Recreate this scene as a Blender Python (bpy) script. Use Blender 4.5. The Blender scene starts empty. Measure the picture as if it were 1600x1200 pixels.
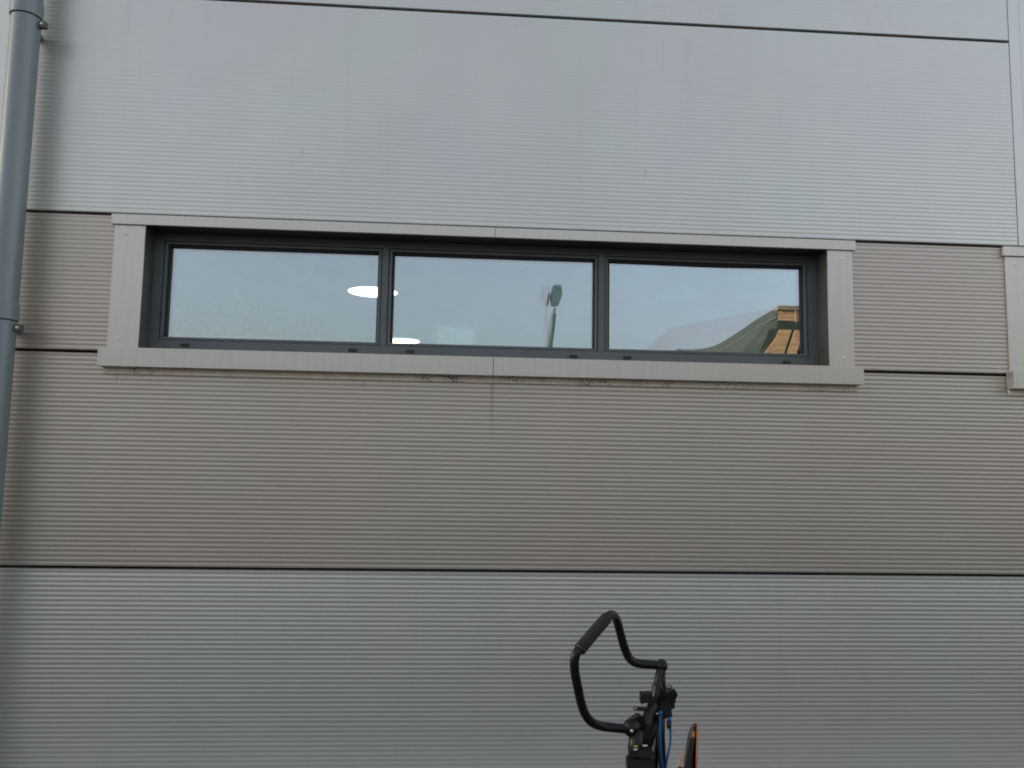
import bpy, bmesh, math, random
from mathutils import Vector, Matrix
R = math.radians
random.seed(7)
S = bpy.context.scene
C = S.collection

# ------------------------------------------------------------------ camera
EYE = 1.60; D = 4.0; F = 1250.0
PITCH, YAW, ROLL = R(5.796), R(3.711), R(1.0056)
cp, sp, cy, sy, cr, sr = math.cos(PITCH), math.sin(PITCH), math.cos(YAW), math.sin(YAW), math.cos(ROLL), math.sin(ROLL)
FW = Vector((sy*cp, cy*cp, sp)); RT = Vector((cy, -sy, 0)); UP = RT.cross(FW)
R2 = RT*cr + UP*sr; U2 = -RT*sr + UP*cr
cam_d = bpy.data.cameras.new('camera'); cam = bpy.data.objects.new('camera', cam_d); C.objects.link(cam)
cam_d.sensor_width = 36.0; cam_d.lens = 36.0*F/1600; cam_d.clip_start = 0.05; cam_d.clip_end = 3000
CAM = Vector((0, -D, EYE))
m = Matrix((R2, U2, -FW)).transposed().to_4x4(); m.translation = CAM
cam.matrix_world = m
S.camera = cam

def ray(px, py):
    return R2*(px-800) + U2*(600-py) + FW*F
def pix(px, py, y=0.0):
    "the point of the plane at depth y that lies behind a measured picture position"
    d = ray(px, py); return CAM + d*((y-CAM.y)/d.y)

# ------------------------------------------------------------------ sky, sun, exposure
SUN_EL, SUN_AZ = R(10), R(-76)          # azimuth from +Y (behind the clad building) towards -X
w = bpy.data.worlds.new('World'); S.world = w; w.use_nodes = True
nt = w.node_tree; bg = nt.nodes['Background']
sky = nt.nodes.new('ShaderNodeTexSky'); sky.sky_type = 'NISHITA'; sky.sun_disc = False
sky.sun_elevation = SUN_EL; sky.sun_rotation = SUN_AZ
sky.air_density = 1.0; sky.dust_density = 4.0; sky.ozone_density = 1.0
hs = nt.nodes.new('ShaderNodeHueSaturation'); hs.inputs['Saturation'].default_value = 0.42
nt.links.new(sky.outputs[0], hs.inputs['Color']); nt.links.new(hs.outputs[0], bg.inputs['Color'])
bg.inputs['Strength'].default_value = 0.15
sl = bpy.data.lights.new('sun', 'SUN'); sl.energy = 3.0; sl.angle = R(0.5); sl.color = (1.0, 0.80, 0.58)
so = bpy.data.objects.new('sun', sl); C.objects.link(so)
sdir = Vector((math.sin(SUN_AZ)*math.cos(SUN_EL), math.cos(SUN_AZ)*math.cos(SUN_EL), math.sin(SUN_EL)))
so.rotation_euler = sdir.to_track_quat('Z', 'Y').to_euler(); so.location = (-20, 20, 30)
vs = S.view_settings
vs.view_transform = 'Standard'; vs.look = 'None'; vs.gamma = 1; vs.use_curve_mapping = False
vs.exposure = 1.55
S.cycles.filter_width = 1.9

# ------------------------------------------------------------------ materials
def mat(name, col, rough=0.5, metal=0.0, var=0.06, vscale=3.0, bump=0.0, bscale=200.0, spec=None, stretch=(1, 1, 1)):
    M = bpy.data.materials.new(name); M.use_nodes = True; t = M.node_tree; b = t.nodes['Principled BSDF']
    b.inputs['Roughness'].default_value = rough; b.inputs['Metallic'].default_value = metal
    if spec is not None: b.inputs['Specular IOR Level'].default_value = spec
    tc = t.nodes.new('ShaderNodeTexCoord'); mp = t.nodes.new('ShaderNodeMapping'); mp.inputs['Scale'].default_value = stretch
    t.links.new(tc.outputs['Object'], mp.inputs[0])
    n = t.nodes.new('ShaderNodeTexNoise'); n.inputs['Scale'].default_value = vscale; n.inputs['Detail'].default_value = 5
    t.links.new(mp.outputs[0], n.inputs[0])
    mr = t.nodes.new('ShaderNodeMapRange'); mr.inputs['From Min'].default_value = .3; mr.inputs['From Max'].default_value = .7
    mr.inputs['To Min'].default_value = 1-var; mr.inputs['To Max'].default_value = 1+var
    t.links.new(n.outputs[0], mr.inputs[0])
    vm = t.nodes.new('ShaderNodeVectorMath'); vm.operation = 'SCALE'; vm.inputs[0].default_value = col
    t.links.new(mr.outputs[0], vm.inputs['Scale']); t.links.new(vm.outputs[0], b.inputs['Base Color'])
    if bump:
        n2 = t.nodes.new('ShaderNodeTexNoise'); n2.inputs['Scale'].default_value = bscale; n2.inputs['Detail'].default_value = 3
        t.links.new(mp.outputs[0], n2.inputs[0])
        bp = t.nodes.new('ShaderNodeBump'); bp.inputs['Strength'].default_value = bump; bp.inputs['Distance'].default_value = .002
        t.links.new(n2.outputs[0], bp.inputs['Height']); t.links.new(bp.outputs[0], b.inputs['Normal'])
    return M

def clad(name, col, rough, metal):
    "coated steel: broad paint mottling, faint vertical rain streaks, specks of dirt"
    M = mat(name, col, rough, metal, var=.025, vscale=1.3)
    t = M.node_tree; b = t.nodes['Principled BSDF']
    src = b.inputs['Base Color'].links[0].from_socket
    tc = t.nodes.new('ShaderNodeTexCoord'); mp = t.nodes.new('ShaderNodeMapping'); mp.inputs['Scale'].default_value = (14, 1, .55)
    t.links.new(tc.outputs['Object'], mp.inputs[0])
    n = t.nodes.new('ShaderNodeTexNoise'); n.inputs['Scale'].default_value = 1.0; n.inputs['Detail'].default_value = 6; n.inputs['Roughness'].default_value = .6
    t.links.new(mp.outputs[0], n.inputs[0])
    r = t.nodes.new('ShaderNodeMapRange'); r.inputs['From Min'].default_value = .50; r.inputs['From Max'].default_value = .80
    r.inputs['To Min'].default_value = 0; r.inputs['To Max'].default_value = .045
    t.links.new(n.outputs[0], r.inputs[0])
    mx = t.nodes.new('ShaderNodeMix'); mx.data_type = 'RGBA'; mx.inputs[7].default_value = (.16, .14, .11, 1)
    t.links.new(r.outputs[0], mx.inputs[0]); t.links.new(src, mx.inputs[6])
    # hue drift of weathered coating
    n3 = t.nodes.new('ShaderNodeTexNoise'); n3.inputs['Scale'].default_value = 1.1; n3.inputs['Detail'].default_value = 2
    t.links.new(tc.outputs['Object'], n3.inputs[0])
    hm = t.nodes.new('ShaderNodeMapRange'); hm.inputs['From Min'].default_value = .35; hm.inputs['From Max'].default_value = .65
    t.links.new(n3.outputs[0], hm.inputs[0])
    m2 = t.nodes.new('ShaderNodeMix'); m2.data_type = 'RGBA'; m2.blend_type = 'MULTIPLY'; m2.inputs[0].default_value = 1
    tint = t.nodes.new('ShaderNodeMix'); tint.data_type = 'RGBA'
    tint.inputs[6].default_value = (.97, 1.0, .985, 1); tint.inputs[7].default_value = (1.0, .965, 1.0, 1)
    t.links.new(hm.outputs[0], tint.inputs[0]); t.links.new(mx.outputs[2], m2.inputs[6]); t.links.new(tint.outputs[2], m2.inputs[7])
    # dirt specks
    v = t.nodes.new('ShaderNodeTexVoronoi'); v.inputs['Scale'].default_value = 9
    t.links.new(tc.outputs['Object'], v.inputs[0])
    lt = t.nodes.new('ShaderNodeMath'); lt.operation = 'LESS_THAN'; lt.inputs[1].default_value = .014
    t.links.new(v.outputs['Distance'], lt.inputs[0])
    m3 = t.nodes.new('ShaderNodeMix'); m3.data_type = 'RGBA'; m3.inputs[7].default_value = (.1, .09, .08, 1)
    t.links.new(lt.outputs[0], m3.inputs[0]); t.links.new(m2.outputs[2], m3.inputs[6])
    t.links.new(m3.outputs[2], b.inputs['Base Color'])
    return M

def stain(M, x0, ztop, w_=.012, length=.33):
    t = M.node_tree; b = t.nodes['Principled BSDF']; src = b.inputs['Base Color'].links[0].from_socket
    tc = t.nodes.new('ShaderNodeTexCoord'); sx = t.nodes.new('ShaderNodeSeparateXYZ'); t.links.new(tc.outputs['Object'], sx.inputs[0])
    def mth(op, a, c=None, cl=False):
        q = t.nodes.new('ShaderNodeMath'); q.operation = op; q.use_clamp = cl
        for i, s in enumerate((a, c)):
            if s is None: continue
            if isinstance(s, (int, float)): q.inputs[i].default_value = s
            else: t.links.new(s, q.inputs[i])
        return q.outputs[0]
    a = mth('SUBTRACT', 1.0, mth('DIVIDE', mth('ABSOLUTE', mth('SUBTRACT', sx.outputs[0], x0)), w_), True)
    z = mth('SUBTRACT', 1.0, mth('DIVIDE', mth('SUBTRACT', ztop, sx.outputs[2]), length), True)
    f = mth('MULTIPLY', mth('MULTIPLY', a, z), .45)
    mx = t.nodes.new('ShaderNodeMix'); mx.data_type = 'RGBA'; mx.inputs[7].default_value = (.13, .10, .08, 1)
    t.links.new(f, mx.inputs[0]); t.links.new(src, mx.inputs[6]); t.links.new(mx.outputs[2], b.inputs['Base Color'])
M_SILVER = clad('silver_coated_steel', (.64, .635, .615), .40, .76)
M_WARM = clad('warm_grey_coated_steel', (.495, .446, .403), .40, .72)
stain(M_WARM, pix(769, 610).x, pix(769, 600).z); stain(M_WARM, pix(181, 610).x, pix(181, 585).z, .007, .07); stain(M_WARM, pix(567, 610).x, pix(567, 595).z, .006, .05)
M_TRIM = mat('trim_coated_steel', (.58, .55, .52), .34, .64, var=.035, vscale=1.0, stretch=(40, 1, 1.5))
M_FRAME = mat('slate_grey_powder_coat', (.10, .115, .122), .42, 0, var=.06, vscale=4, bump=.05, bscale=600)
M_REVEAL = mat('reveal_lining', (.07, .07, .062), .5, 0, var=.2, vscale=6)
M_GASKET = mat('black_rubber_gasket', (.012, .011, .016), .6)
M_DARK = mat('dark_backing', (.02, .02, .02), .8)
M_CAP = mat('black_plastic', (.015, .015, .015), .4)
M_SCREW = mat('zinc_screw', (.8, .8, .78), .4, .3)
M_PIPE = mat('grey_painted_pipe', (.215, .245, .255), .38, .25, var=.05, vscale=2, stretch=(1, 1, .4))
M_BRACKET = mat('bracket_steel', (.12, .12, .12), .5, .4)
M_ASPH = mat('asphalt', (.05, .05, .052), .9, 0, var=.25, vscale=8, bump=.6, bscale=90)
M_CONC = mat('concrete', (.3, .29, .27), .9, 0, var=.12, vscale=5)
M_ROOM = mat('painted_plaster', (.16, .16, .155), .8)
M_ROOF = mat('flat_roof_membrane', (.12, .12, .12), .8)
M_BIKE = mat('black_anodised_alloy', (.007, .007, .008), .36, 0, var=.3, vscale=30, spec=.3)
M_GRIP = mat('black_foam_grip', (.013, .013, .014), .85, 0, var=.2, vscale=60, bump=.5, bscale=500)
M_RUB = mat('black_rubber', (.012, .012, .013), .6, 0, bump=.2, bscale=300)
M_BLUE = mat('blue_cable_housing', (.006, .10, .27), .4)
M_ORANGE = mat('orange_plastic', (.50, .16, .03), .5)
M_TAN = mat('tan_label', (.42, .31, .20), .6, 0, var=.25, vscale=60)
M_SADDLE = mat('black_vinyl', (.018, .019, .023), .55, 0, var=.2, vscale=40, bump=.3, bscale=200)
M_YEL = mat('yellow_mark', (.55, .45, .05), .5)

def dirty_strip():
    M = mat('dirty_flashing', (.78, .68, .58), .6, .0, var=.12, vscale=12, stretch=(1, 1, 1))
    t = M.node_tree; b = t.nodes['Principled BSDF']; src = b.inputs['Base Color'].links[0].from_socket
    tc = t.nodes.new('ShaderNodeTexCoord')
    v = t.nodes.new('ShaderNodeTexVoronoi'); v.inputs['Scale'].default_value = 120
    t.links.new(tc.outputs['Object'], v.inputs[0])
    n = t.nodes.new('ShaderNodeTexNoise'); n.inputs['Scale'].default_value = 9; n.inputs['Detail'].default_value = 4
    t.links.new(tc.outputs['Object'], n.inputs[0])
    mr = t.nodes.new('ShaderNodeMapRange'); mr.inputs['From Min'].default_value = .45; mr.inputs['From Max'].default_value = .72
    mr.inputs['To Min'].default_value = .08; mr.inputs['To Max'].default_value = .50
    t.links.new(n.outputs[0], mr.inputs[0])
    lt = t.nodes.new('ShaderNodeMath'); lt.operation = 'LESS_THAN'
    t.links.new(v.outputs['Distance'], lt.inputs[0]); t.links.new(mr.outputs[0], lt.inputs[1])
    mx = t.nodes.new('ShaderNodeMix'); mx.data_type = 'RGBA'; mx.inputs[7].default_value = (.035, .025, .02, 1)
    t.links.new(lt.outputs[0], mx.inputs[0]); t.links.new(src, mx.inputs[6]); t.links.new(mx.outputs[2], b.inputs['Base Color'])
    return M
M_DIRTY = dirty_strip()

def glass(name, refl, tint, trans, wet=False):
    M = bpy.data.materials.new(name); M.use_nodes = True; t = M.node_tree
    for n in list(t.nodes): t.nodes.remove(n)
    out = t.nodes.new('ShaderNodeOutputMaterial'); g = t.nodes.new('ShaderNodeBsdfGlossy'); tr = t.nodes.new('ShaderNodeBsdfTransparent')
    g.inputs['Roughness'].default_value = 0.0; g.inputs['Color'].default_value = tint; tr.inputs['Color'].default_value = trans
    mx = t.nodes.new('ShaderNodeMixShader')
    lw = t.nodes.new('ShaderNodeFresnel'); lw.inputs['IOR'].default_value = 1.5
    ad = t.nodes.new('ShaderNodeMath'); ad.operation = 'ADD'; ad.inputs[1].default_value = refl; ad.use_clamp = True
    t.links.new(lw.outputs[0], ad.inputs[0]); t.links.new(ad.outputs[0], mx.inputs[0])
    t.links.new(tr.outputs[0], mx.inputs[1]); t.links.new(g.outputs[0], mx.inputs[2])
    last = mx.outputs[0]
    if refl > .3:
        tcd = t.nodes.new('ShaderNodeTexCoord'); mpd = t.nodes.new('ShaderNodeMapping'); mpd.inputs['Scale'].default_value = (5, 1, 9); mpd.inputs['Rotation'].default_value = (0, .5, 0)
        t.links.new(tcd.outputs['Object'], mpd.inputs[0])
        nd = t.nodes.new('ShaderNodeTexNoise'); nd.inputs['Scale'].default_value = 1.2; nd.inputs['Detail'].default_value = 7; nd.inputs['Roughness'].default_value = .62
        t.links.new(mpd.outputs[0], nd.inputs[0])
        rd = t.nodes.new('ShaderNodeMapRange'); rd.inputs['From Min'].default_value = .4; rd.inputs['From Max'].default_value = .75
        rd.inputs['To Min'].default_value = .01; rd.inputs['To Max'].default_value = .075
        t.links.new(nd.outputs[0], rd.inputs[0])
        dd = t.nodes.new('ShaderNodeBsdfDiffuse'); dd.inputs['Color'].default_value = (.62, .62, .62, 1)
        mdx = t.nodes.new('ShaderNodeMixShader'); t.links.new(rd.outputs[0], mdx.inputs[0]); t.links.new(last, mdx.inputs[1]); t.links.new(dd.outputs[0], mdx.inputs[2]); last = mdx.outputs[0]
    if wet:                                             # condensation: fine beads, thicker towards the middle and the bottom
        tc = t.nodes.new('ShaderNodeTexCoord')
        v = t.nodes.new('ShaderNodeTexVoronoi'); v.inputs['Scale'].default_value = 190; t.links.new(tc.outputs['Object'], v.inputs[0])
        wn = t.nodes.new('ShaderNodeTexNoise'); wn.inputs['Scale'].default_value = 3.2; wn.inputs['Detail'].default_value = 4
        t.links.new(tc.outputs['Object'], wn.inputs[0])
        wr = t.nodes.new('ShaderNodeMapRange'); wr.inputs['From Min'].default_value = .42; wr.inputs['From Max'].default_value = .68
        wr.inputs['To Min'].default_value = .0; wr.inputs['To Max'].default_value = .30
        def mth(op, a_, b__=None, cl=False):
            q = t.nodes.new('ShaderNodeMath'); q.operation = op; q.use_clamp = cl
            for i_, s_ in enumerate((a_, b__)):
                if s_ is None: continue
                if isinstance(s_, (int, float)): q.inputs[i_].default_value = s_
                else: t.links.new(s_, q.inputs[i_])
            return q.outputs[0]
        sx3 = t.nodes.new('ShaderNodeSeparateXYZ'); t.links.new(tc.outputs['Object'], sx3.inputs[0])
        xs_ = pix(366, 470, .163).x; zt3 = pix(366, 425, .163).z; zb3_ = pix(366, 540, .163).z
        stk = mth('SUBTRACT', 1.0, mth('DIVIDE', mth('ABSOLUTE', mth('SUBTRACT', sx3.outputs[0], xs_)), mth('ADD', .035, mth('MULTIPLY', mth('MAXIMUM', mth('SUBTRACT', zt3, sx3.outputs[2]), 0.0), 1.7))), True)
        low = mth('DIVIDE', mth('SUBTRACT', zt3, sx3.outputs[2]), zt3-zb3_, True)
        gate = mth('ADD', mth('MULTIPLY', stk, .30), mth('MULTIPLY', low, .19))
        gate = mth('ADD', gate, -.11)
        wadd = mth('ADD', wn.outputs[0], gate)
        t.links.new(wadd, wr.inputs[0])
        lt = t.nodes.new('ShaderNodeMath'); lt.operation = 'LESS_THAN'
        t.links.new(v.outputs['Distance'], lt.inputs[0]); t.links.new(wr.outputs[0], lt.inputs[1])
        rnd = t.nodes.new('ShaderNodeMath'); rnd.operation = 'GREATER_THAN'; rnd.inputs[1].default_value = .66
        sep = t.nodes.new('ShaderNodeSeparateColor'); t.links.new(v.outputs['Color'], sep.inputs[0]); t.links.new(sep.outputs[0], rnd.inputs[0])
        mu = t.nodes.new('ShaderNodeMath'); mu.operation = 'MULTIPLY'; t.links.new(lt.outputs[0], mu.inputs[0]); t.links.new(rnd.outputs[0], mu.inputs[1])
        df = t.nodes.new('ShaderNodeBsdfDiffuse'); df.inputs['Color'].default_value = (.92, .92, .9, 1)
        fog = t.nodes.new('ShaderNodeTexNoise'); fog.inputs['Scale'].default_value = 260; fog.inputs['Detail'].default_value = 2
        t.links.new(tc.outputs['Object'], fog.inputs[0])
        fr = t.nodes.new('ShaderNodeMapRange'); fr.inputs['From Min'].default_value = .4; fr.inputs['From Max'].default_value = .7
        fr.inputs['To Min'].default_value = .0; fr.inputs['To Max'].default_value = .045
        t.links.new(fog.outputs[0], fr.inputs[0])
        mxf = t.nodes.new('ShaderNodeMixShader'); t.links.new(fr.outputs[0], mxf.inputs[0])
        t.links.new(last, mxf.inputs[1]); t.links.new(df.outputs[0], mxf.inputs[2])
        m2 = t.nodes.new('ShaderNodeMixShader'); t.links.new(mu.outputs[0], m2.inputs[0])
        bead = t.nodes.new('ShaderNodeBsdfGlossy'); bead.inputs['Roughness'].default_value = .3; bead.inputs['Color'].default_value = (.72, .70, .66, 1)
        t.links.new(mxf.outputs[0], m2.inputs[1]); t.links.new(bead.outputs[0], m2.inputs[2]); last = m2.outputs[0]
    t.links.new(last, out.inputs[0]); return M
G_OUT = glass('coated_outer_glass', .36, (.86, .89, 1.0, 1), (.95, .98, .97, 1))
G_WET = glass('wet_outer_glass', .36, (.86, .89, 1.0, 1), (.95, .98, .97, 1), wet=True)
G_IN = glass('inner_glass', .20, (.34, .97, 1.0, 1), (.97, 1.0, .985, 1))

def emit(name, col, st):
    M = bpy.data.materials.new(name); M.use_nodes = True; t = M.node_tree
    for n in list(t.nodes): t.nodes.remove(n)
    out = t.nodes.new('ShaderNodeOutputMaterial'); e = t.nodes.new('ShaderNodeEmission')
    e.inputs[0].default_value = col; e.inputs[1].default_value = st; t.links.new(e.outputs[0], out.inputs[0]); return M
M_LAMP = emit('lit_opal_diffuser', (1, .90, .76, 1), 3.5)

# ------------------------------------------------------------------ mesh helpers
def link(name, bm, m_, parent=None, smooth=False):
    me = bpy.data.meshes.new(name); bmesh.ops.recalc_face_normals(bm, faces=bm.faces); bm.to_mesh(me); bm.free()
    if smooth:
        for p in me.polygons: p.use_smooth = True
    me.materials.append(m_)
    o = bpy.data.objects.new(name, me); C.objects.link(o)
    if parent: o.parent = parent
    return o
def thing(name, label, cat, loc=(0, 0, 0), group=None):
    o = bpy.data.objects.new(name, None); C.objects.link(o); o.location = loc
    o['label'] = label; o['category'] = cat
    if group: o['group'] = group
    return o
def tag(o, label, cat, group=None):
    o['label'] = label; o['category'] = cat
    if group: o['group'] = group
    return o
def box(bm, x0, x1, y0, y1, z0, z1, bev=0.0):
    r = bmesh.ops.create_cube(bm, size=1)
    for v in r['verts']:
        v.co = Vector(((x0+x1)/2+v.co.x*(x1-x0), (y0+y1)/2+v.co.y*(y1-y0), (z0+z1)/2+v.co.z*(z1-z0)))
    if bev:
        es = list({e for v in r['verts'] for e in v.link_edges})
        bmesh.ops.bevel(bm, geom=es, offset=bev, segments=2, affect='EDGES', profile=.6)
    return bm
def B(*a, **k): return box(bmesh.new(), *a, **k)
def obox(bm, c, ax, ay, az, sx, sy_, sz, bev=0.0):
    "box centred at c with axes ax, ay, az"
    r = bmesh.ops.create_cube(bm, size=1)
    ax, ay, az = ax.normalized(), ay.normalized(), az.normalized()
    for v in r['verts']:
        p = v.co.copy(); v.co = c + ax*(p.x*sx) + ay*(p.y*sy_) + az*(p.z*sz)
    if bev:
        es = list({e for v in r['verts'] for e in v.link_edges})
        bmesh.ops.bevel(bm, geom=es, offset=bev, segments=2, affect='EDGES')
    return bm
def catmull(pts, n=8):
    P = [pts[0]]+list(pts)+[pts[-1]]; out = []
    for i in range(1, len(P)-2):
        a, b, c, d = P[i-1], P[i], P[i+1], P[i+2]
        for k in range(n):
            t = k/n
            out.append(.5*((2*b)+(c-a)*t+(2*a-5*b+4*c-d)*t*t+(3*b-a-3*c+d)*t**3))
    out.append(P[-2]); return out
def tube(bm, pts, rad, seg=14, cap=True):
    pts = [Vector(p) for p in pts]; n = len(pts)
    rads = rad if isinstance(rad, (list, tuple)) else [rad]*n
    t0 = (pts[1]-pts[0]).normalized(); nrm = t0.orthogonal().normalized(); rings = []
    for i, p in enumerate(pts):
        t = ((pts[min(i+1, n-1)]-pts[max(i-1, 0)])).normalized()
        nrm = (nrm - t*nrm.dot(t)).normalized(); bn = t.cross(nrm)
        rings.append([bm.verts.new(p+(nrm*math.cos(a)+bn*math.sin(a))*rads[i]) for a in [2*math.pi*k/seg for k in range(seg)]])
    for i in range(n-1):
        for k in range(seg):
            bm.faces.new((rings[i][k], rings[i][(k+1) % seg], rings[i+1][(k+1) % seg], rings[i+1][k]))
    if cap:
        bm.faces.new(rings[0][::-1]); bm.faces.new(rings[-1])
    return bm
def T(pts, rad, **k): return tube(bmesh.new(), pts, rad, **k)
def ball(bm, c, r, sc=(1, 1, 1)):
    q = bmesh.ops.create_uvsphere(bm, u_segments=20, v_segments=12, radius=r)
    for v in q['verts']: v.co = Vector(c)+Vector((v.co.x*sc[0], v.co.y*sc[1], v.co.z*sc[2]))
    return bm
def sheet(x0, x1, y0, y1, z):
    bm = bmesh.new(); bm.faces.new([bm.verts.new(p) for p in ((x0, y0, z), (x1, y0, z), (x1, y1, z), (x0, y1, z))]); return bm

# ------------------------------------------------------------------ ground
g = link('ground', sheet(-900, 900, -900, 900, 0), M_ASPH); g['kind'] = 'structure'
pv = link('pavement', B(-30, 30, -.45, .25, 0.004, .06, bev=.01), M_CONC); pv['kind'] = 'structure'
M_BLOCKER = mat('sky_blocker_foliage', (.045, .06, .03), .9, 0, var=.4, vscale=.5)  # for the unseen tree ring, added to block the low sky
bm = bmesh.new(); NW = 220; rows = []
for k in range(7):
    row = []
    for i in range(NW+1):
        a_ = math.pi + math.pi*i/NW                      # half circle in front of the building
        rr = 75 + 3*math.sin(i*.9+k) + random.uniform(-1.2, 1.2)*(1 if k else 0) - (k/6)**3*5*-1
        hz = (k/6)*(8.0+1.6*math.sin(i*.31)+1.1*math.sin(i*.83+1)+random.uniform(-.6, .6))
        row.append(bm.verts.new((rr*math.cos(a_), rr*math.sin(a_), hz)))
    rows.append(row)
for k in range(6):
    for i in range(NW): bm.faces.new((rows[k][i], rows[k][i+1], rows[k+1][i+1], rows[k+1][i]))
wd_ = link('added_sky_blocker', bm, M_BLOCKER); wd_['kind'] = 'stuff'  # added out of view so the lower panels reflect less bright horizon

# ------------------------------------------------------------------ the clad building
Z1, Z2, Z3, Z4 = [EYE + D*v for v in (.5912, .3024, .1294, -.1298)]
GAP = .0065
bld = thing('clad_building', 'grey metal clad building with ribbed horizontal panels and a long strip window', 'building')

PITCH_RIB = (Z3-Z4-2*GAP)/44.3
def panel(x0, x1, z0, z1, m_, ribs, label=None):
    bm = bmesh.new(); prof = []
    lo, hi = z0+GAP, z1-GAP
    depth = .00084; nseg = 10
    prof += [(lo, .045), (lo, .004), (lo+.003, .0005)]
    a, b_ = lo+.009, hi-.008
    for k in range(ribs*nseg+1):
        ph = k/nseg
        s = .5-.5*math.cos(2*math.pi*ph)               # 0 on the outer face, 1 in the groove
        s = s*s*(3-2*s)
        prof.append((b_-(b_-a)*(k/(ribs*nseg)), s*depth))
    body = prof[3:][::-1]
    prof = prof[:3]+body+[(hi-.003, 0.0), (hi-.0005, .003), (hi, .006), (hi, .045)]
    n_ = len(prof)
    for a_, b2_ in ((0, 1), (1, 2), (2, n_-4), (n_-4, n_-3), (n_-3, n_-2), (n_-2, n_-1)):
        L = [bm.verts.new((x0, y, z)) for z, y in prof[a_:b2_+1]]; Rr = [bm.verts.new((x1, y, z)) for z, y in prof[a_:b2_+1]]
        for i in range(len(L)-1): bm.faces.new((L[i], Rr[i], Rr[i+1], L[i+1]))
    o = link('cladding_panel', bm, m_, bld, smooth=True)
    # keep the end returns crisp
    if label: o['label'] = label
    return o

# strip window: measures from the photograph
WJ = [pix(222, 440, -.010).x, pix(1294.6, 480, -.010).x]       # clear opening
XW0, XW1 = WJ
JL0, JR1 = pix(173.5, 440, -.010).x, pix(1333.5, 480, -.010).x # outer edges of the side trims
LX0, LX1 = pix(174, 340, -.022).x, pix(1337, 383, -.022).x
SX0, SX1 = pix(152.2, 556, -.06).x, pix(1350, 588, -.06).x
ZL0 = (pix(174, 349, -.022).z+pix(1337, 391, -.022).z)/2; ZL1 = (pix(174, 333.5, -.022).z+pix(1337, 376, -.022).z)/2
ZS1 = (pix(152, 541, -.06).z+pix(1350, 573.5, -.06).z)/2; ZS0 = (pix(152, 571, -.06).z+pix(1350, 601.3, -.06).z)/2
XF = pix(1577.5, 90, 0).x                                        # left edge of the upright flashing
DX = pix(1568, 393, -.022).x - LX0                               # second window is the same again, this far along
XL, XR = -12.0, 12.0
UPZ = Z1 + (Z1-Z2)
TOPZ = UPZ + (Z1-Z2)
n12 = 49
sil = 'silver ribbed panel'; wrm = 'warm grey ribbed panel'
XP = pix(8, 100, 0).x - .02                                      # joint hidden behind the drainpipe
FWD = .16
for (z0, z1) in ((Z2, Z1), (Z1, UPZ), (UPZ, TOPZ)):
    panel(XL, XF-.002, z0, z1, M_SILVER, n12, sil); panel(XF+FWD+.002, XR, z0, z1, M_SILVER, n12, sil)
link('upright_flashing', box(B(XF, XF+FWD, -.004, .04, Z2+GAP, TOPZ-GAP, bev=.001), XF+.062, XF+.066, -.006, .0, Z2+GAP, TOPZ-GAP), M_SILVER, bld)
ga, gb = JL0+.02, JR1-.02
for (a, b_) in ((XL, ga), (gb, ga+DX), (gb+DX, XR)): panel(a, b_, Z3, Z2, M_WARM, 29, wrm)
panel(XL, XR, Z4, Z3, M_WARM, 44, wrm)
panel(XL, XR, .07, Z4, M_SILVER, 44, sil)
# solid wall behind the panels
def wallbox(name, x0, x1, y0, y1, z0, z1, m_=M_DARK): return link(name, B(x0, x1, y0, y1, z0, z1), m_, bld)
OZ0, OZ1 = ZS1-.035, ZL0+.0                                      # structural opening
HB = TOPZ+.15
wallbox('wall_core', XL, XR, .046, .30, 0, OZ0)
wallbox('wall_core', XL, XR, .046, .30, OZ1+.012, HB)
for (a, b_) in ((XL, XW0-.012), (XW1+.012, XW0+DX-.012), (XW1+DX+.012, XR)):
    wallbox('wall_core', a, b_, .046, .30, OZ0, OZ1+.012)
link('parapet_coping', B(XL-.05, XR+.05, -.05, .36, HB, HB+.06, bev=.005), M_TRIM, bld)
wallbox('end_wall', XL-.3, XL, .0, 16, 0, HB, M_WARM); wallbox('end_wall', XR, XR+.3, .0, 16, 0, HB, M_WARM)
wallbox('rear_wall', XL-.3, XR+.3, 16, 16.3, 0, HB, M_WARM)
wallbox('roof', XL, XR, .3, 16, HB-.3, HB-.1, M_ROOF)
# the room behind the windows
CEIL = EYE + 1.32
wallbox('interior_ceiling', XL, XR, .3, 12, CEIL, CEIL+.05, M_ROOM)
wallbox('interior_floor', XL, XR, .3, 12, .05, .1, M_ROOM)
wallbox('interior_wall', XL, XR, 11.0, 11.1, .1, CEIL, M_ROOM)

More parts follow.
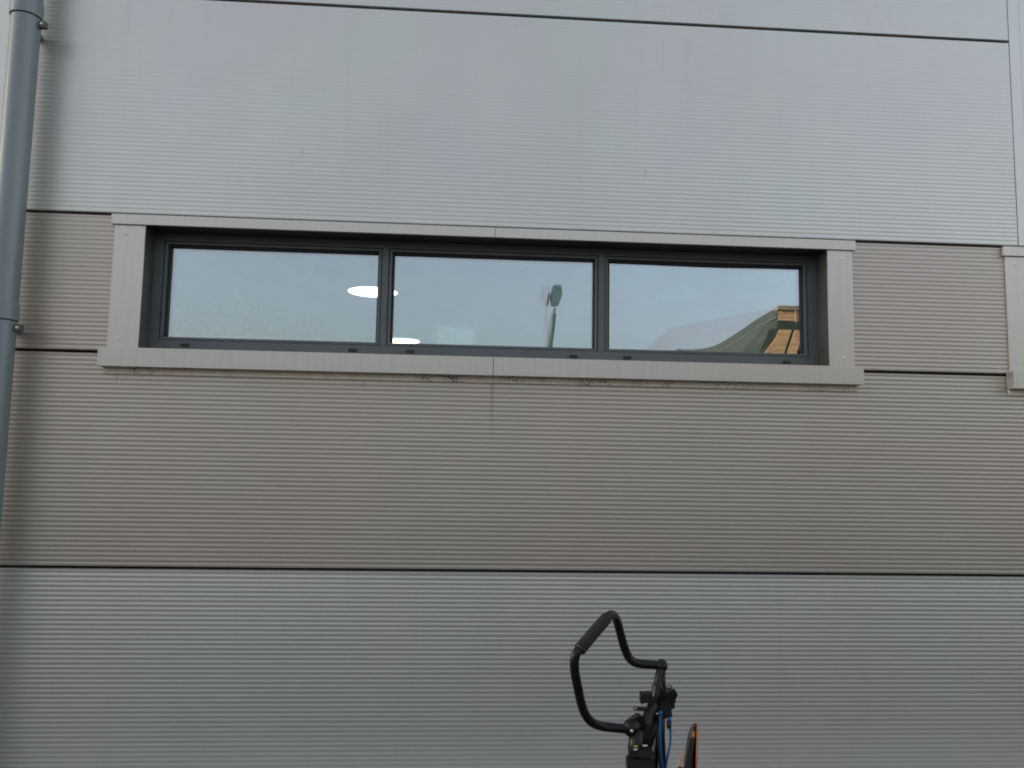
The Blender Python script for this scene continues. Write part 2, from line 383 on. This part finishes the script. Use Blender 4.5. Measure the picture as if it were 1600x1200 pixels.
# ---- window (built once, copied for the neighbour)
YF = .125                                                        # face of the frame
def window():
    win = link('window', (lambda b: b)(bmesh.new()), M_FRAME, bld)
    me = win.data; bm = bmesh.new()
    x0, x1, z0, z1 = XW0+.0, XW1-.0, OZ0, OZ1
    gz1 = (pix(268, 383, YF+.03).z + pix(1251, 419.5, YF+.03).z)/2
    gz0 = (pix(259, 526.5, YF+.03).z + pix(1253, 555, YF+.03).z)/2
    gx = [pix(264, 455, YF+.03).x-.008, pix(591, 467, YF+.03).x, pix(613.5, 468, YF+.03).x-.006, pix(927, 477, YF+.03).x+.004, pix(948.5, 480, YF+.03).x, pix(1252, 487, YF+.03).x+.006]
    # outer frame with stepped beads round each light
    fy0, fy1 = YF, YF+.07
    box(bm, x0, x1, fy0, fy1, z0, gz0-.016); box(bm, x0, x1, fy0, fy1, gz1+.020, z1)
    box(bm, x0, gx[0]-.018, fy0, fy1, gz0-.016, gz1+.020); box(bm, gx[5]+.018, x1, fy0, fy1, gz0-.016, gz1+.020)
    for (a, b_) in ((gx[1], gx[2]), (gx[3], gx[4])):
        box(bm, a+.018, b_-.018, fy0-.002, fy1, gz0-.016, gz1+.020)
    bm.to_mesh(me); bm.free()
    for i in range(3):
        a, b_ = gx[2*i], gx[2*i+1]; zb, zt = gz0, gz1
        f = bmesh.new(); w_ = .0145
        for (p, q, r_, s_) in ((a-w_, b_+w_, zb-w_+.001, zb), (a-w_, b_+w_, zt+.004, zt+.017), (a-w_, a, zb, zt+.004), (b_, b_+w_, zb, zt+.004)):
            box(f, p, q, fy0+.0035, fy1, r_, s_, bev=.0015)
        link('glazing_bead', f, M_FRAME, win)
        f = bmesh.new()
        for (p, q, r_, s_) in ((a, b_, zt-.007, zt+.004), (a, a+.011, zb, zt-.007), (b_-.006, b_, zb, zt-.007)):
            box(f, p, q, fy0+.022, fy1, r_, s_)
        link('gasket', f, M_GASKET, win)
    return win, gx, gz0, gz1
win, GX, GZ0, GZ1 = window()

def bowed(name, x0, x1, y0, m_, h, nx=60, nz=24):
    "a real sheet of glass, 6 mm thick, with the slight bow and twist that sealed units have"
    bm = bmesh.new(); fr = {}; bk = {}
    for i in range(nx+1):
        for k in range(nz+1):
            x = x0+(x1-x0)*i/nx; z = GZ0-.004+(GZ1-GZ0+.008)*k/nz; y = y0+h(x, z)
            fr[i, k] = bm.verts.new((x, y, z))
    for i in range(nx):
        for k in range(nz): bm.faces.new((fr[i, k], fr[i+1, k], fr[i+1, k+1], fr[i, k+1]))
    return link(name, bm, m_, win, smooth=True)
def interp(t, xs, ys):
    if t <= xs[0]: return ys[0]
    for i in range(len(xs)-1):
        if t <= xs[i+1]:
            u = (t-xs[i])/(xs[i+1]-xs[i]); h_ = xs[i+1]-xs[i]
            sl_ = lambda j: 0 if j in (0, len(xs)-1) else (ys[j+1]-ys[j-1])/(xs[j+1]-xs[j-1])
            return (2*u**3-3*u*u+1)*ys[i]+(u**3-2*u*u+u)*h_*sl_(i)+(3*u*u-2*u**3)*ys[i+1]+(u**3-u*u)*h_*sl_(i+1)
    return ys[-1]
YA, YB = YF+.038, YF+.058
px2x = lambda p, q=520: pix(p, q, YA).x
ZM = (GZ0+GZ1)/2
bulge = lambda x, z, a, b_, k: -k*(1-((2*x-a-b_)/(b_-a))**2)*(1-((z-ZM)/(GZ1-GZ0)*2)**2)
h1 = lambda x, z: bulge(x, z, GX[0], GX[1], .0005)
c2 = px2x(862); zh = pix(868, 465, YA).z
sat = lambda u: .09*math.tanh(u/.09)
h2 = lambda x, z: sat(x-c2)*(-.004)*(1-(zh-z)*4.6) 
xs3 = [px2x(v) for v in (960, 1010, 1045, 1085, 1120, 1150, 1185, 1222)]
al3 = [.004, .0070, .0130, .0180, .0185, .0130, .0045, .0]
z3 = pix(1120, 520, YA).z
h3 = lambda x, z: (z-z3)*interp(x, xs3, al3)
bowed('pane', GX[0], GX[1], YA, G_WET, h1); bowed('pane', GX[2], GX[3], YA, G_OUT, h2); bowed('pane', GX[4], GX[5], YA, G_OUT, h3, nx=160)
hb2 = lambda x, z: sat(x-c2)*(.0046-(zh-z)*.006)
flat = lambda x, z: 0.0
bowed('inner_pane', GX[0], GX[1], YB, G_IN, h1, 8, 4); bowed('inner_pane', GX[2], GX[3], YB, G_IN, hb2); bowed('inner_pane', GX[4], GX[5], YB, G_IN, flat, 4, 4)
for (px_, py_) in ((289, 539), (551, 547), (641, 549), (896, 557), (980, 559), (1229, 566)):
    p = pix(px_, py_, YF-.003)
    f = B(p.x-.021, p.x+.021, YF-.006, YF-.0005, p.z-.0082, p.z+.0082, bev=.002)
    for k in range(4): box(f, p.x-.015+k*.008, p.x-.010+k*.008, YF-.0072, YF-.005, p.z-.003, p.z+.003)
    link('drain_cap', f, M_CAP, win)
# reveals
lin = B(XW0-.011, XW0-.0005, .0, YF+.06, OZ0, OZ1); link('reveal', lin, M_REVEAL, win)
link('reveal', B(XW1+.0005, XW1+.011, .0, YF+.06, OZ0, OZ1), M_REVEAL, win)
link('soffit', B(XW0-.011, XW1+.011, .0, YF+.06, OZ1+.0005, OZ1+.011), M_GASKET, win)
# trims
jt0 = pix(774, 365, -.022).x; st0 = pix(771, 572, -.06).x
for (a, b_) in ((LX0, jt0-.0012), (jt0+.0012, LX1)):
    link('head_flashing', box(B(a, b_, -.022, -.0035, ZL0, ZL1, bev=.0012), a+.002, b_-.002, -.0035, .04, ZL1-.004, ZL1-.001), M_TRIM, win)
for (a, b_) in ((SX0, st0-.0014), (st0+.0014, SX1)):
    f = B(a, b_, -.060, -.0565, ZS0, ZS1, bev=.001)
    box(f, a, b_, -.0565, YF-.002, ZS1-.004, ZS1-.0005)
    if a == SX0: box(f, a, a+.003, -.0565, -.003, ZS0, ZS1-.004)
    else: box(f, b_-.003, b_, -.0565, -.003, ZS0, ZS1-.004)
    link('sill', f, M_TRIM, win)
for (a, b_) in ((JL0, XW0), (XW1, JR1)):
    link('side_trim', B(a, b_, -.010, -.0005, ZS1+.0005, ZL0-.0012, bev=.001), M_TRIM, win)
uz0 = (pix(160, 583.2, -.012).z+pix(1340, 612, -.012).z)/2
ux0, ux1 = pix(160.5, 578, -.012).x, pix(1340, 606, -.012).x
for (a, b_) in ((ux0, st0-.001), (st0+.001, ux1)):
    f = B(a, b_, -.012, -.0005, uz0, ZS0+.03, bev=.0008); link('under_flashing', f, M_DIRTY, win)
def screw(p, r=.0062, par=win):
    bm = bmesh.new(); bmesh.ops.create_cone(bm, cap_ends=True, segments=12, radius1=r, radius2=r*.8, depth=.004)
    for v in bm.verts: v.co = Vector((v.co.x, -v.co.z, v.co.y)) + p
    ball(bm, p-Vector((0, .002, 0)), r*.6, (1, .5, 1)); return link('screw', bm, M_SCREW, par, smooth=False)
for (px_, py_) in ((196.5, 365.5), (184, 528.5), (1315, 404.5), (1319, 558.5)): screw(pix(px_, py_, -.012), .0068)
for (px_, py_) in ((178, 579), (371, 583), (580, 588.5), (786, 593.5), (969, 598), (1155, 603), (1322, 608)): screw(pix(px_, py_, -.014), .0055)

# second window, further right
def copy_tree(o, parent, dx):
    c = o.copy(); C.objects.link(c); c.parent = parent; c.location.x += dx
    for ch in list(o.children): copy_tree(ch, c, 0)
    return c
w2 = copy_tree(win, bld, DX)

M_RUST = mat('orange_stain', (.13, .075, .04), .8, 0, var=.3, vscale=40)
p = pix(1283, 567, YF-.02)
link('rust_stain', B(XW1-.012, XW1-.001, YF-.012, YF-.001, OZ0+.04, OZ0+.11, bev=.003), M_RUST, win)
for (x_a, y_a, x_b, y_b) in ((470, 246, 473.5, 232), (1007, 277, 1009, 262)):
    link('scratch', T([pix(x_a, y_a, -.0003), pix((x_a+x_b)/2+.8, (y_a+y_b)/2, -.0003), pix(x_b, y_b, -.0003)], [.0003, .0008, .0003], seg=6), M_BRACKET, bld)

# ------------------------------------------------------------------ drainpipe
PR = .066; PYc = -.135
tp = pix(43, 28, PYc); lo_ = pix(21.5, 225, PYc); px0 = (tp.x+lo_.x+pix(1.5, 420, PYc).x)/3+.008
pipe = thing('drainpipe', 'grey round drainpipe with two collars running up the left edge of the wall', 'drainpipe', (px0, PYc, .06))
pz = lambda px_, py_: pix(px_, py_, PYc-PR).z - .06
def lathe(prof, seg=48):
    bm = bmesh.new(); rings = [[bm.verts.new((r*math.cos(2*math.pi*k/seg), r*math.sin(2*math.pi*k/seg), z)) for k in range(seg)] for r, z in prof]
    for i in range(len(prof)-1):
        for k in range(seg): bm.faces.new((rings[i][k], rings[i][(k+1) % seg], rings[i+1][(k+1) % seg], rings[i+1][k]))
    return bm
c_lo, c_hi = pz(5, 497), pz(45, 17)
for a, b_ in ((.0, c_lo-.004), (c_lo+.004, c_hi-.004), (c_hi+.004, HB+.1)):
    link('pipe_length', lathe([(PR, a), (PR, b_)]), M_PIPE, pipe, smooth=True)
for zc in (c_lo, c_hi):
    link('collar', lathe([(PR-.002, zc), (PR+.005, zc), (PR+.0065, zc+.002), (PR+.0065, zc+.075), (PR+.004, zc+.082), (PR-.001, zc+.086)]), M_PIPE, pipe, smooth=False)
    f = B(PR-.002, PR+.034, -.014, .014, zc-.050, zc-.018, bev=.003)
    sp_ = link('spacer', B(-.018, .018, PR-.002, .131, zc-.044, zc-.024), M_BRACKET, pipe)
    br = link('bracket', f, M_BRACKET, pipe)
    bb = bmesh.new(); tube(bb, [(PR+.018, -.022, zc-.034), (PR+.018, .0, zc-.034)], .006, seg=8); link('bolt', bb, M_SCREW, br)

# ------------------------------------------------------------------ ceiling lights in the room
def ceil_light(px_, py_, r, label):
    d = ray(px_, py_); p = CAM + d*((CEIL-.03-CAM.z)/d.z)
    t = thing('ceiling_light', label, 'ceiling light', (p.x, p.y, CEIL), 'round lit ceiling lights')
    l = lathe([(r+.01, 0), (r+.01, -.03), (r, -.032)], 40); link('rim', l, M_TRIM, t)
    bm = bmesh.new(); bmesh.ops.create_circle(bm, cap_ends=True, segments=48, radius=r)
    for v in bm.verts: v.co.z = -.0315
    link('diffuser', bm, M_LAMP, t)
    return p
p1 = ceil_light(582.5, 456, .185, 'lit round ceiling light seen behind the mullion between left and middle panes')
p2 = ceil_light(628, 533, .185, 'lit round ceiling light low in the left corner of the middle pane')

# ------------------------------------------------------------------ notice in a plastic wallet, inside of the middle pane
YN = YB+.012
a, b_ = pix(676, 506, YN), pix(746, 545, YN)
nx0, nx1 = a.x, b_.x; nzt = (pix(676, 505, YN).z+pix(746, 508, YN).z)/2; nzb = nzt-.20
M_PAPER = mat('mint_paper', (.84, .98, .92), .8, var=.03)
sl_m = bpy.data.materials.new('clear_plastic_sleeve'); sl_m.use_nodes = True; t = sl_m.node_tree
pb = t.nodes['Principled BSDF']; pb.inputs['Base Color'].default_value = (.6, .75, .78, 1); pb.inputs['Roughness'].default_value = .3
trn = t.nodes.new('ShaderNodeBsdfTransparent'); mxs = t.nodes.new('ShaderNodeMixShader'); mxs.inputs[0].default_value = .20
t.links.new(trn.outputs[0], mxs.inputs[1]); t.links.new(pb.outputs[0], mxs.inputs[2]); t.links.new(mxs.outputs[0], t.nodes['Material Output'].inputs[0])
M_INK = mat('grey_print', (.30, .48, .43), .8)
no = thing('notice', 'pale green printed sheet in a clear plastic wallet behind the middle pane', 'notice', (nx0, YN, nzb))
W_, H_ = nx1-nx0, nzt-nzb
bm = bmesh.new(); mid = W_*.5; nr = W_*.07
arc = [(mid-nr*math.cos(math.pi*k/8), H_-nr*math.sin(math.pi*k/8)) for k in range(9)]
outline = [(0, 0), (W_, 0), (W_, H_)] + arc[::-1] + [(0, H_)]
vs_ = [bm.verts.new((x, 0, z)) for x, z in outline]; fc = bm.faces.new(vs_)
ex = bmesh.ops.extrude_face_region(bm, geom=[fc])
for v in [e for e in ex['geom'] if isinstance(e, bmesh.types.BMVert)]: v.co.y += .0008
link('wallet', bm, sl_m, no)
bm = bmesh.new(); q = [(W_*.10, -.0), (W_*.89, -.0), (W_*.90, H_*.86), (W_*.12, H_*.94)]
bm.faces.new([bm.verts.new((x, .004, z)) for x, z in q]); pap = link('paper', bm, M_PAPER, no)
bm = bmesh.new()
def ln(x0, x1, z, h): box(bm, W_*x0, W_*x1, .0030, .0036, H_*z, H_*z+h)
for k, (x0_, x1_) in enumerate(((.15, .20), (.21, .25), (.26, .31))): ln(x0_, x1_, .865, .005)
ln(.15, .44, .80, .0014); ln(.15, .42, .75, .0014); ln(.15, .45, .70, .0014); ln(.52, .85, .74, .0014); ln(.15, .40, .60, .0014)
box(bm, W_*.485, W_*.50, .003, .0036, H_*.45, H_*.82)
ob = link('print', bm, M_INK, no)

# ------------------------------------------------------------------ what stands behind the camera and shows in the panes
def mir(px_, py_, L):
    "point whose reflection in the window stands at that picture position, L metres in front of the glass"
    p = pix(px_, py_, YA+L); p.y = YA-L; return p
M_POST = mat('galvanised_post', (.08, .08, .072), .6, .0)
L0 = 15.0
head_c = mir(861, 466, L0)
post = thing('street_lamp', 'street lamp with a finned head reflected in the middle pane', 'street lamp', (head_c.x, head_c.y, 0))
zc = head_c.z
link('pole', T([(0, 0, 0), (0, 0, zc-.62), (0, 0, zc-.40)], [.10, .075, .07]), M_POST, post, smooth=True)
link('base_sleeve', T([(0, 0, 0), (0, 0, 1.0)], [.125, .12]), M_POST, post, smooth=True)
bm = T([(0, 0, zc-.42), (0, 0, zc-.25)], [.038, .038]); link('spigot', bm, M_POST, post)
bm = bmesh.new()
pr = [(-.10, -.24), (.07, -.24), (.17, .02), (.13, .20), (-.13, .20), (-.17, -.02)]
fr = [bm.verts.new((x, .13, z+zc)) for x, z in pr]; bk = [bm.verts.new((x*.7+.03, -.15, z*.9+zc+.03)) for x, z in pr]
bm.faces.new(fr); bm.faces.new(bk[::-1])
for i in range(6): bm.faces.new((fr[i], bk[i], bk[(i+1) % 6], fr[(i+1) % 6]))
hd = link('lamp_head', bm, M_POST, post)
for k in range(5): link('fin', B(-.125+k*.055, -.097+k*.055, -.1, .14, zc+.18, zc+.29+.02*math.sin(k)), M_POST, hd)
link('side_plate', B(-.20, -.17, -.05, .12, zc-.16, zc+.12), M_POST, hd)

# building opposite: orange timber end with a dark green wing
M_OR = mat('orange_timber_cladding', (.50, .30, .15), .7, 0, var=.22, vscale=1.5, stretch=(.3, 1, 12))
M_TANROOF = mat('tan_fascia', (.24, .19, .13), .7, 0, var=.15)
M_GRN = mat('dark_green_cladding', (.03, .042, .028), .6, 0, var=.2, vscale=1.0)
M_GRNL = mat('grey_green_roofing', (.02, .026, .024), .7, 0, var=.2, vscale=.8)
LB = 40.0
cor = mir(1212, 490, LB); far = mir(1052, 511, LB*1.13); end = mir(1004, 549, LB*1.13)
ytop = mir(1212, 478, LB).z
opp = thing('timber_clad_building', 'orange clad block with dark green wing reflected in the right pane', 'building', (cor.x, cor.y, 0))
def loc(p): return Vector((p.x-cor.x, p.y-cor.y, p.z))
zt_ = ytop
w_or = 12.0
zb1, zb2, zb3 = mir(1212, 485, LB).z, mir(1212, 501, LB).z, mir(1212, 512, LB).z
link('parapet', B(-.15, w_or, -8, .25, zb1, zt_, bev=.03), M_TANROOF, opp)
bo = link('wall', box(B(0, w_or, -8, 0, 0, zb1), -.5, -.002, -.25, -.01, 0, zb3-.02), M_GRN, opp)
for k in range(6):
    x0_ = .05+k*1.95
    nb = 3
    for j in range(nb):
        hgt = (zb1-zb2)/nb
        link('cladding_board', B(x0_, x0_+1.85, .0, .07, zb2+j*hgt+.012, zb2+(j+1)*hgt-.012), M_OR, bo)
    for j in range(14):
        hgt = .30; zz = zb3-.1-(j+1)*hgt
        sh_ = .62 + .36*(zz-zb3)
        for q_ in ((-.42, .22), (.52, 1.30)):
            bm = B(q_[0]+1.5*k+sh_, q_[1]+1.5*k+sh_+.12, .0, .07, zz+.012, zz+hgt-.012)
            for v in bm.verts:
                if v.co.z > zz+hgt/2: v.co.x += .1
            if q_[0]+1.5*k+sh_ > -.5: link('cladding_board', bm, M_OR, bo)
            else: bm.free()
link('drainpipe', T([(1.12, .16, zb1-.02), (1.12, .16, zb2-.1)], .045), M_TANROOF, opp)
# wing, running off to the left and back, with a hipped end
fv, ev = loc(far), loc(end)
def prism(pts, depth, m_, name, par, y_off=0.0):
    bm = bmesh.new(); a_ = [bm.verts.new(Vector((p.x, p.y+y_off, p.z))) for p in pts]; b2 = [bm.verts.new(Vector((p.x+depth*.25, p.y+y_off-depth, p.z))) for p in pts]
    bm.faces.new(a_); bm.faces.new(b2[::-1]); n = len(pts)
    for i in range(n): bm.faces.new((a_[i], b2[i], b2[(i+1) % n], a_[(i+1) % n]))
    return link(name, bm, m_, par)
top0 = Vector((-.02, -.3, loc(mir(1200, 479, LB)).z))
prism([Vector((-.02, -.3, 0)), top0, Vector((fv.x, fv.y, fv.z)), ev, Vector((ev.x-.8, ev.y, 0))], 7, M_GRNL, 'wing', opp)
for k in range(4):
    z_a = top0.z-.55-k*.9; z_b = fv.z-.5-k*.9
    bm = bmesh.new(); tube(bm, [Vector((-.05, -.2, z_a)), Vector((fv.x+.2*k, fv.y+.1, z_b))], .11, seg=6); link('seam', bm, M_GRN, opp)

# ------------------------------------------------------------------ bicycle
YBK = -1.60
P = lambda x, y, dy=0.0: pix(x, y, YBK+dy)
bike = thing('bicycle', 'black bicycle with a looped handlebar, blue cables and orange edged saddle, by the wall', 'bicycle', (0, 0, 0))
bar_pts = [P(1034, 1040, .10), P(1018, 1038.5, .10), P(1003, 1037.5, .10), P(990, 1034, .10), P(981, 1024.5, .10), P(974.5, 1008, .09), P(970, 992, .08), P(965.5, 975, .06), P(961, 964, .03), P(955.5, 960.5, .0),
           P(948.5, 964, -.03), P(940, 974, -.05), P(925, 992, -.08), P(908, 1012, -.11), P(900.5, 1021, -.12), P(897.5, 1034, -.12), P(898.5, 1052, -.11), P(903, 1075, -.09), P(908, 1098, -.06), P(914.5, 1116, -.04), P(925, 1128.5, -.02), P(940, 1134.5, 0), P(958, 1137, 0), P(986, 1139, 0)]
sm = catmull(bar_pts, 6)
link('handlebar', T(sm, .0131, seg=18), M_BIKE, bike, smooth=True)
gp = catmull([P(947.5, 966, -.032), P(940, 974.5, -.05), P(925, 992, -.08), P(907, 1013.5, -.112)], 6)
gb_ = T(gp, [.0155]+[.0176]*(len(gp)-2)+[.0160], seg=20)
gr = link('grip', gb_, M_GRIP, bike, smooth=True)
link('grip_end', T([P(908.5, 1011.5, -.11), P(905, 1015.5, -.113)], .0182, seg=20), M_RUB, gr, smooth=True)
bm = ball(bmesh.new(), P(1034, 1040, .10), .0185, (1, 1, 1.05)); link('bar_end_clamp', bm, M_BIKE, bike, smooth=True)
for (x, y) in ((1008, 1039.5), (1017, 1040), (950, 1138), (963, 1139.5)):
    link('scuff', ball(bmesh.new(), P(x, y, (.1 if x > 1000 else 0)-.0105), .0035, (1, .5, .6)), M_BRACKET, bike)
for (x, y) in ((903, 1071), (901, 1062), (968.5, 982)):
    link('scuff', ball(bmesh.new(), P(x-3, y, -.105 if x < 950 else .06), .0026, (.5, .5, 1.3)), M_BRACKET, bike)
# upper arm from the clamp down into the controls
link('riser', T(catmull([P(1035, 1042, .10), P(1030, 1056, .09), P(1027.5, 1072, .08), P(1026, 1092, .07), P(1022, 1112, .06)], 5), [.0135]*10+[.0172]*11, seg=16), M_BIKE, bike, smooth=True)
link('bar_extension', T([P(1036, 1050, .12), P(1036, 1085, .12)], .008), M_BIKE, bike, smooth=True)
ex_, ez_, ey_ = R2, U2, FW
dg = (P(1050, 1080)-P(1024, 1098)).normalized(); dn = dg.cross(FW).normalized()
def ob_(x, y, dy, a_, sx, sz, sy__=.03, bev=.003, name='control', m_=M_RUB, par=None):
    d1 = (R2*math.cos(a_)+U2*math.sin(a_)); d2 = (-R2*math.sin(a_)+U2*math.cos(a_))
    bm = obox(bmesh.new(), P(x, y, dy), d1, FW, d2, sx, sy__, sz, bev); return link(name, bm, m_, par or bike)
lv = ob_(1010, 1089, .04, R(8), .034, .027, name='brake_lever_clamp')
ob_(1002.5, 1090, .03, R(0), .010, .031, name='lever_stop', par=lv)
ob_(1017, 1094, .045, R(-15), .024, .016, name='cable_stop', par=lv)
sh = ob_(1042, 1088, .05, R(24), .062, .018, name='shifter', m_=M_BIKE)
ob_(1041, 1094, .045, R(22), .054, .006, name='shift_paddle', m_=M_CAP, par=sh)
ob_(1040, 1101, .06, R(14), .050, .026, name='shifter_body', m_=M_RUB, par=sh)
ob_(1053, 1087, .06, R(0), .012, .017, name='lever_tip', par=sh)
ob_(1050, 1096, .055, R(20), .020, .008, name='lever_tooth', par=sh)
bm = bmesh.new()
rc = P(1045, 1073, .05); ringp = [rc+R2*(.0085*math.cos(a_))+U2*(.0045*math.sin(a_)) for a_ in [2*math.pi*k/20 for k in range(21)]]
tube(bm, ringp, .0016, seg=6, cap=False); tube(bm, [P(1045, 1076, .05), P(1045.5, 1083, .05)], .0095, seg=14); link('adjuster', bm, M_RUB, sh, smooth=True)
ob_(1042, 1112, .06, R(12), .026, .030, name='clamp_band', m_=M_RUB)
ob_(1000, 1107.5, .03, R(-4), .040, .0085, .014, .002, name='reflector_bracket', m_=M_RUB)
ob_(993, 1107, .0215, R(-4), .010, .0026, .004, 0, name='slot', m_=M_TRIM)
# clamp of the lower bar end and the stem
bm = ball(bmesh.new(), P(987, 1137, 0), .0265, (1, .9, 1)); link('bar_clamp', bm, M_BIKE, bike, smooth=True)
screw(P(987, 1142, -.03), .0042, bike)
ob_(996, 1131, .02, R(35), .046, .046, .04, .006, name='stem_head', m_=M_BIKE)
link('stem', T(catmull([P(1022, 1100, .05), P(1012, 1122, .03), P(1006, 1150, .02), P(1003, 1180, .02), P(1001, 1215, .02)], 5), [.017]*6+[.020]*15, seg=18), M_BIKE, bike, smooth=True)
link('stem_column', T([P(994, 1140, 0), P(993, 1168, 0), P(992, 1210, 0)], [.021, .0215, .022], seg=18), M_BIKE, bike, smooth=True)
ob_(1001, 1174, .0, R(-3), .070, .022, .055, .006, name='stem_collar', m_=M_RUB)
ob_(1000, 1194, .0, R(-1), .078, .045, .06, .008, name='headset_housing', m_=M_RUB)
ob_(993.5, 1166, -.03, R(0), .011, .0030, .004, 0, name='mark', m_=M_YEL)
ob_(1008, 1165, -.03, R(0), .014, .0040, .004, .001, name='mark', m_=M_SCREW)
ob_(993, 1171, -.033, R(0), .011, .0030, .004, 0, name='mark', m_=M_SCREW)
link('diagonal_stay', T([P(1030, 1118, .05), P(1017, 1150, .04), P(1008, 1185, .04)], .013), M_BIKE, bike, smooth=True)
link('folding_stay', T([P(1034, 1110, .08), P(1033, 1150, .08), P(1036, 1215, .08)], .0115), M_BIKE, bike, smooth=True)
link('rear_stay', T([P(1026, 1130, .10), P(1024, 1215, .10)], .008), M_BIKE, bike, smooth=True)
# cables
for pts, tip in (([P(1032, 1114, .03), P(1031.5, 1130, .025), P(1031.5, 1155, .02), P(1033, 1180, .02), P(1037, 1215, .03)], 0),
                 ([P(1045.5, 1124, .03), P(1047.5, 1142, .03), P(1047, 1162, .025), P(1043, 1182, .02), P(1038, 1215, .02)], 1)):
    cb = link('cable', T(catmull(pts, 6), .0034+.0004*(1-tip), seg=10), M_BLUE, bike, smooth=True)
    link('ferrule', T([pts[0]+U2*.006, pts[0]-U2*.006], .0062, seg=12), M_BLUE, cb, smooth=True)
    link('cable_boot', T([pts[0]-U2*.008, pts[0]-U2*.026], [.0078, .0066], seg=12), M_RUB, cb, smooth=True)
# rest of the frame, below the picture
YS = -2.05
Q = lambda x, y, dy=0.0: pix(x, y, YS+dy)
hx = P(998, 1200).x
fh = Vector((hx, YBK, .70)); fa = Vector((hx-.01, YBK+.28, .27)); sx_ = Q(1072, 1180)
link('head_tube', T([P(1000, 1205), fh-Vector((0, 0, .12))], .022), M_BIKE, bike, smooth=True)
link('fork', T([fh-Vector((0, 0, .12)), fa+Vector((0, 0, .1)), fa], [.02, .014, .012]), M_BIKE, bike, smooth=True)
seat = Vector((sx_.x-.01, YS, .70)); bb_ = Vector(((fh.x+seat.x)/2, (YBK+YS)/2, .30)); ra = Vector((seat.x+.01, YS-.30, .27))
link('down_tube', T([fh-Vector((0, 0, .1)), bb_], .022), M_BIKE, bike, smooth=True)
link('top_tube', T([fh-Vector((0, 0, .06)), seat-Vector((0, 0, .14))], .017), M_BIKE, bike, smooth=True)
link('seat_tube', T([bb_, seat-Vector((0, 0, .05))], .017), M_BIKE, bike, smooth=True)
link('seat_stay', T([seat-Vector((0, 0, .16)), ra], .010), M_BIKE, bike, smooth=True)
link('chain_stay', T([bb_, ra], .011), M_BIKE, bike, smooth=True)
axd = Vector(((fa-ra).x, (fa-ra).y, 0)).normalized()
def wheel(c):
    r = .255
    pts = [c+axd*(r*math.cos(a_))+Vector((0, 0, r*math.sin(a_))) for a_ in [2*math.pi*k/48 for k in range(49)]]
    wl = link('wheel', T([p*.92+c*.08 for p in pts], .009, cap=False, seg=8), M_BRACKET, bike, smooth=True)
    link('tyre', T(pts, .02, cap=False, seg=12), M_RUB, wl, smooth=True)
    bm = bmesh.new()
    for k in range(20): tube(bm, [c, pts[int(k*2.4)]*.94+c*.06], .0012, seg=4)
    link('spokes', bm, M_SCREW, wl)
wheel(fa); wheel(ra)
side = axd.cross(Vector((0, 0, 1)))
link('crank', T([bb_-side*.07, bb_+side*.07, bb_+side*.07+Vector((0, 0, -.16))], .009), M_BIKE, bike)
# saddle, tipped up on its post
link('seat_post', T([seat-Vector((0, 0, .07)), Q(1066, 1210, .0)], .014), M_BIKE, bike, smooth=True)
sec = [(1084.0, 1131.0, .001), (1083, 1132, .010), (1079, 1137, .017), (1075.5, 1146, .024), (1073, 1157, .030), (1071, 1170, .036), (1069.5, 1184, .040), (1068, 1200, .043), (1066, 1220, .045)]
edge = [(1088.5, 1130), (1088.5, 1131), (1088.5, 1136), (1088, 1145), (1087.5, 1157), (1087, 1170), (1086.8, 1184), (1086.5, 1200), (1086, 1220)]
VD = (Q(1075, 1180)-CAM); VD.z = 0; VD.normalize()
bm = bmesh.new(); rings = []
for (x, y, wd), (x2, y2) in zip(sec, edge):
    wd *= .8
    A_, E_ = Q(x, y), Q(x2, y2); c_ = (A_+E_)/2; hx_ = (A_-E_)/2; ring = []
    for k in range(16):
        a_ = 2*math.pi*k/16; ring.append(bm.verts.new(c_+hx_*math.cos(a_)+VD*(wd*math.sin(a_))))
    rings.append(ring)
for i in range(len(rings)-1):
    for k in range(16): bm.faces.new((rings[i][k], rings[i][(k+1) % 16], rings[i+1][(k+1) % 16], rings[i+1][k]))
bm.faces.new(rings[0]); bm.faces.new(rings[-1])
sd = link('saddle', bm, M_SADDLE, bike, smooth=True)
bm = bmesh.new(); v1 = []; v2 = []
for (x2, y2), (_, _, wd) in zip(edge, sec):
    e0, e1 = Q(x2+.2, y2), Q(x2+2.6, y2+1)
    for vv, e in ((v1, e0), (v2, e1)): vv.append((bm.verts.new(e-VD*(wd+.008)), bm.verts.new(e+VD*(wd+.008))))
for i in range(len(v1)-1):
    for vv in (v1, v2): bm.faces.new((vv[i][0], vv[i][1], vv[i+1][1], vv[i+1][0]))
    for s_ in (0, 1): bm.faces.new((v1[i][s_], v2[i][s_], v2[i+1][s_], v1[i+1][s_]))
bm.faces.new((v1[0][0], v1[0][1], v2[0][1], v2[0][0])); bm.faces.new((v1[-1][0], v1[-1][1], v2[-1][1], v2[-1][0]))
link('shell', bm, M_ORANGE, sd)
bm = obox(bmesh.new(), Q(1083.5, 1150, -.035), R2, FW, (Q(1085, 1140)-Q(1083, 1160)).normalized(), .006, .003, .020, .001); link('orange_flash', bm, M_ORANGE, sd)
bm = obox(bmesh.new(), Q(1065.8, 1185.5, -.047), R2, FW, (Q(1069, 1172)-Q(1062, 1198)).normalized(), .0105, .003, .036, .001); link('tan_label', bm, M_TAN, sd)
bm = obox(bmesh.new(), Q(1077.5, 1178, -.05), R2, FW, (Q(1080.5, 1156)-Q(1073, 1202)).normalized(), .0125, .012, .074, .002); link('rail_cover', bm, M_RUB, sd)
link('rail', T([Q(1060, 1200, -.04), Q(1082, 1206, -.04)], .004), M_RUB, sd)
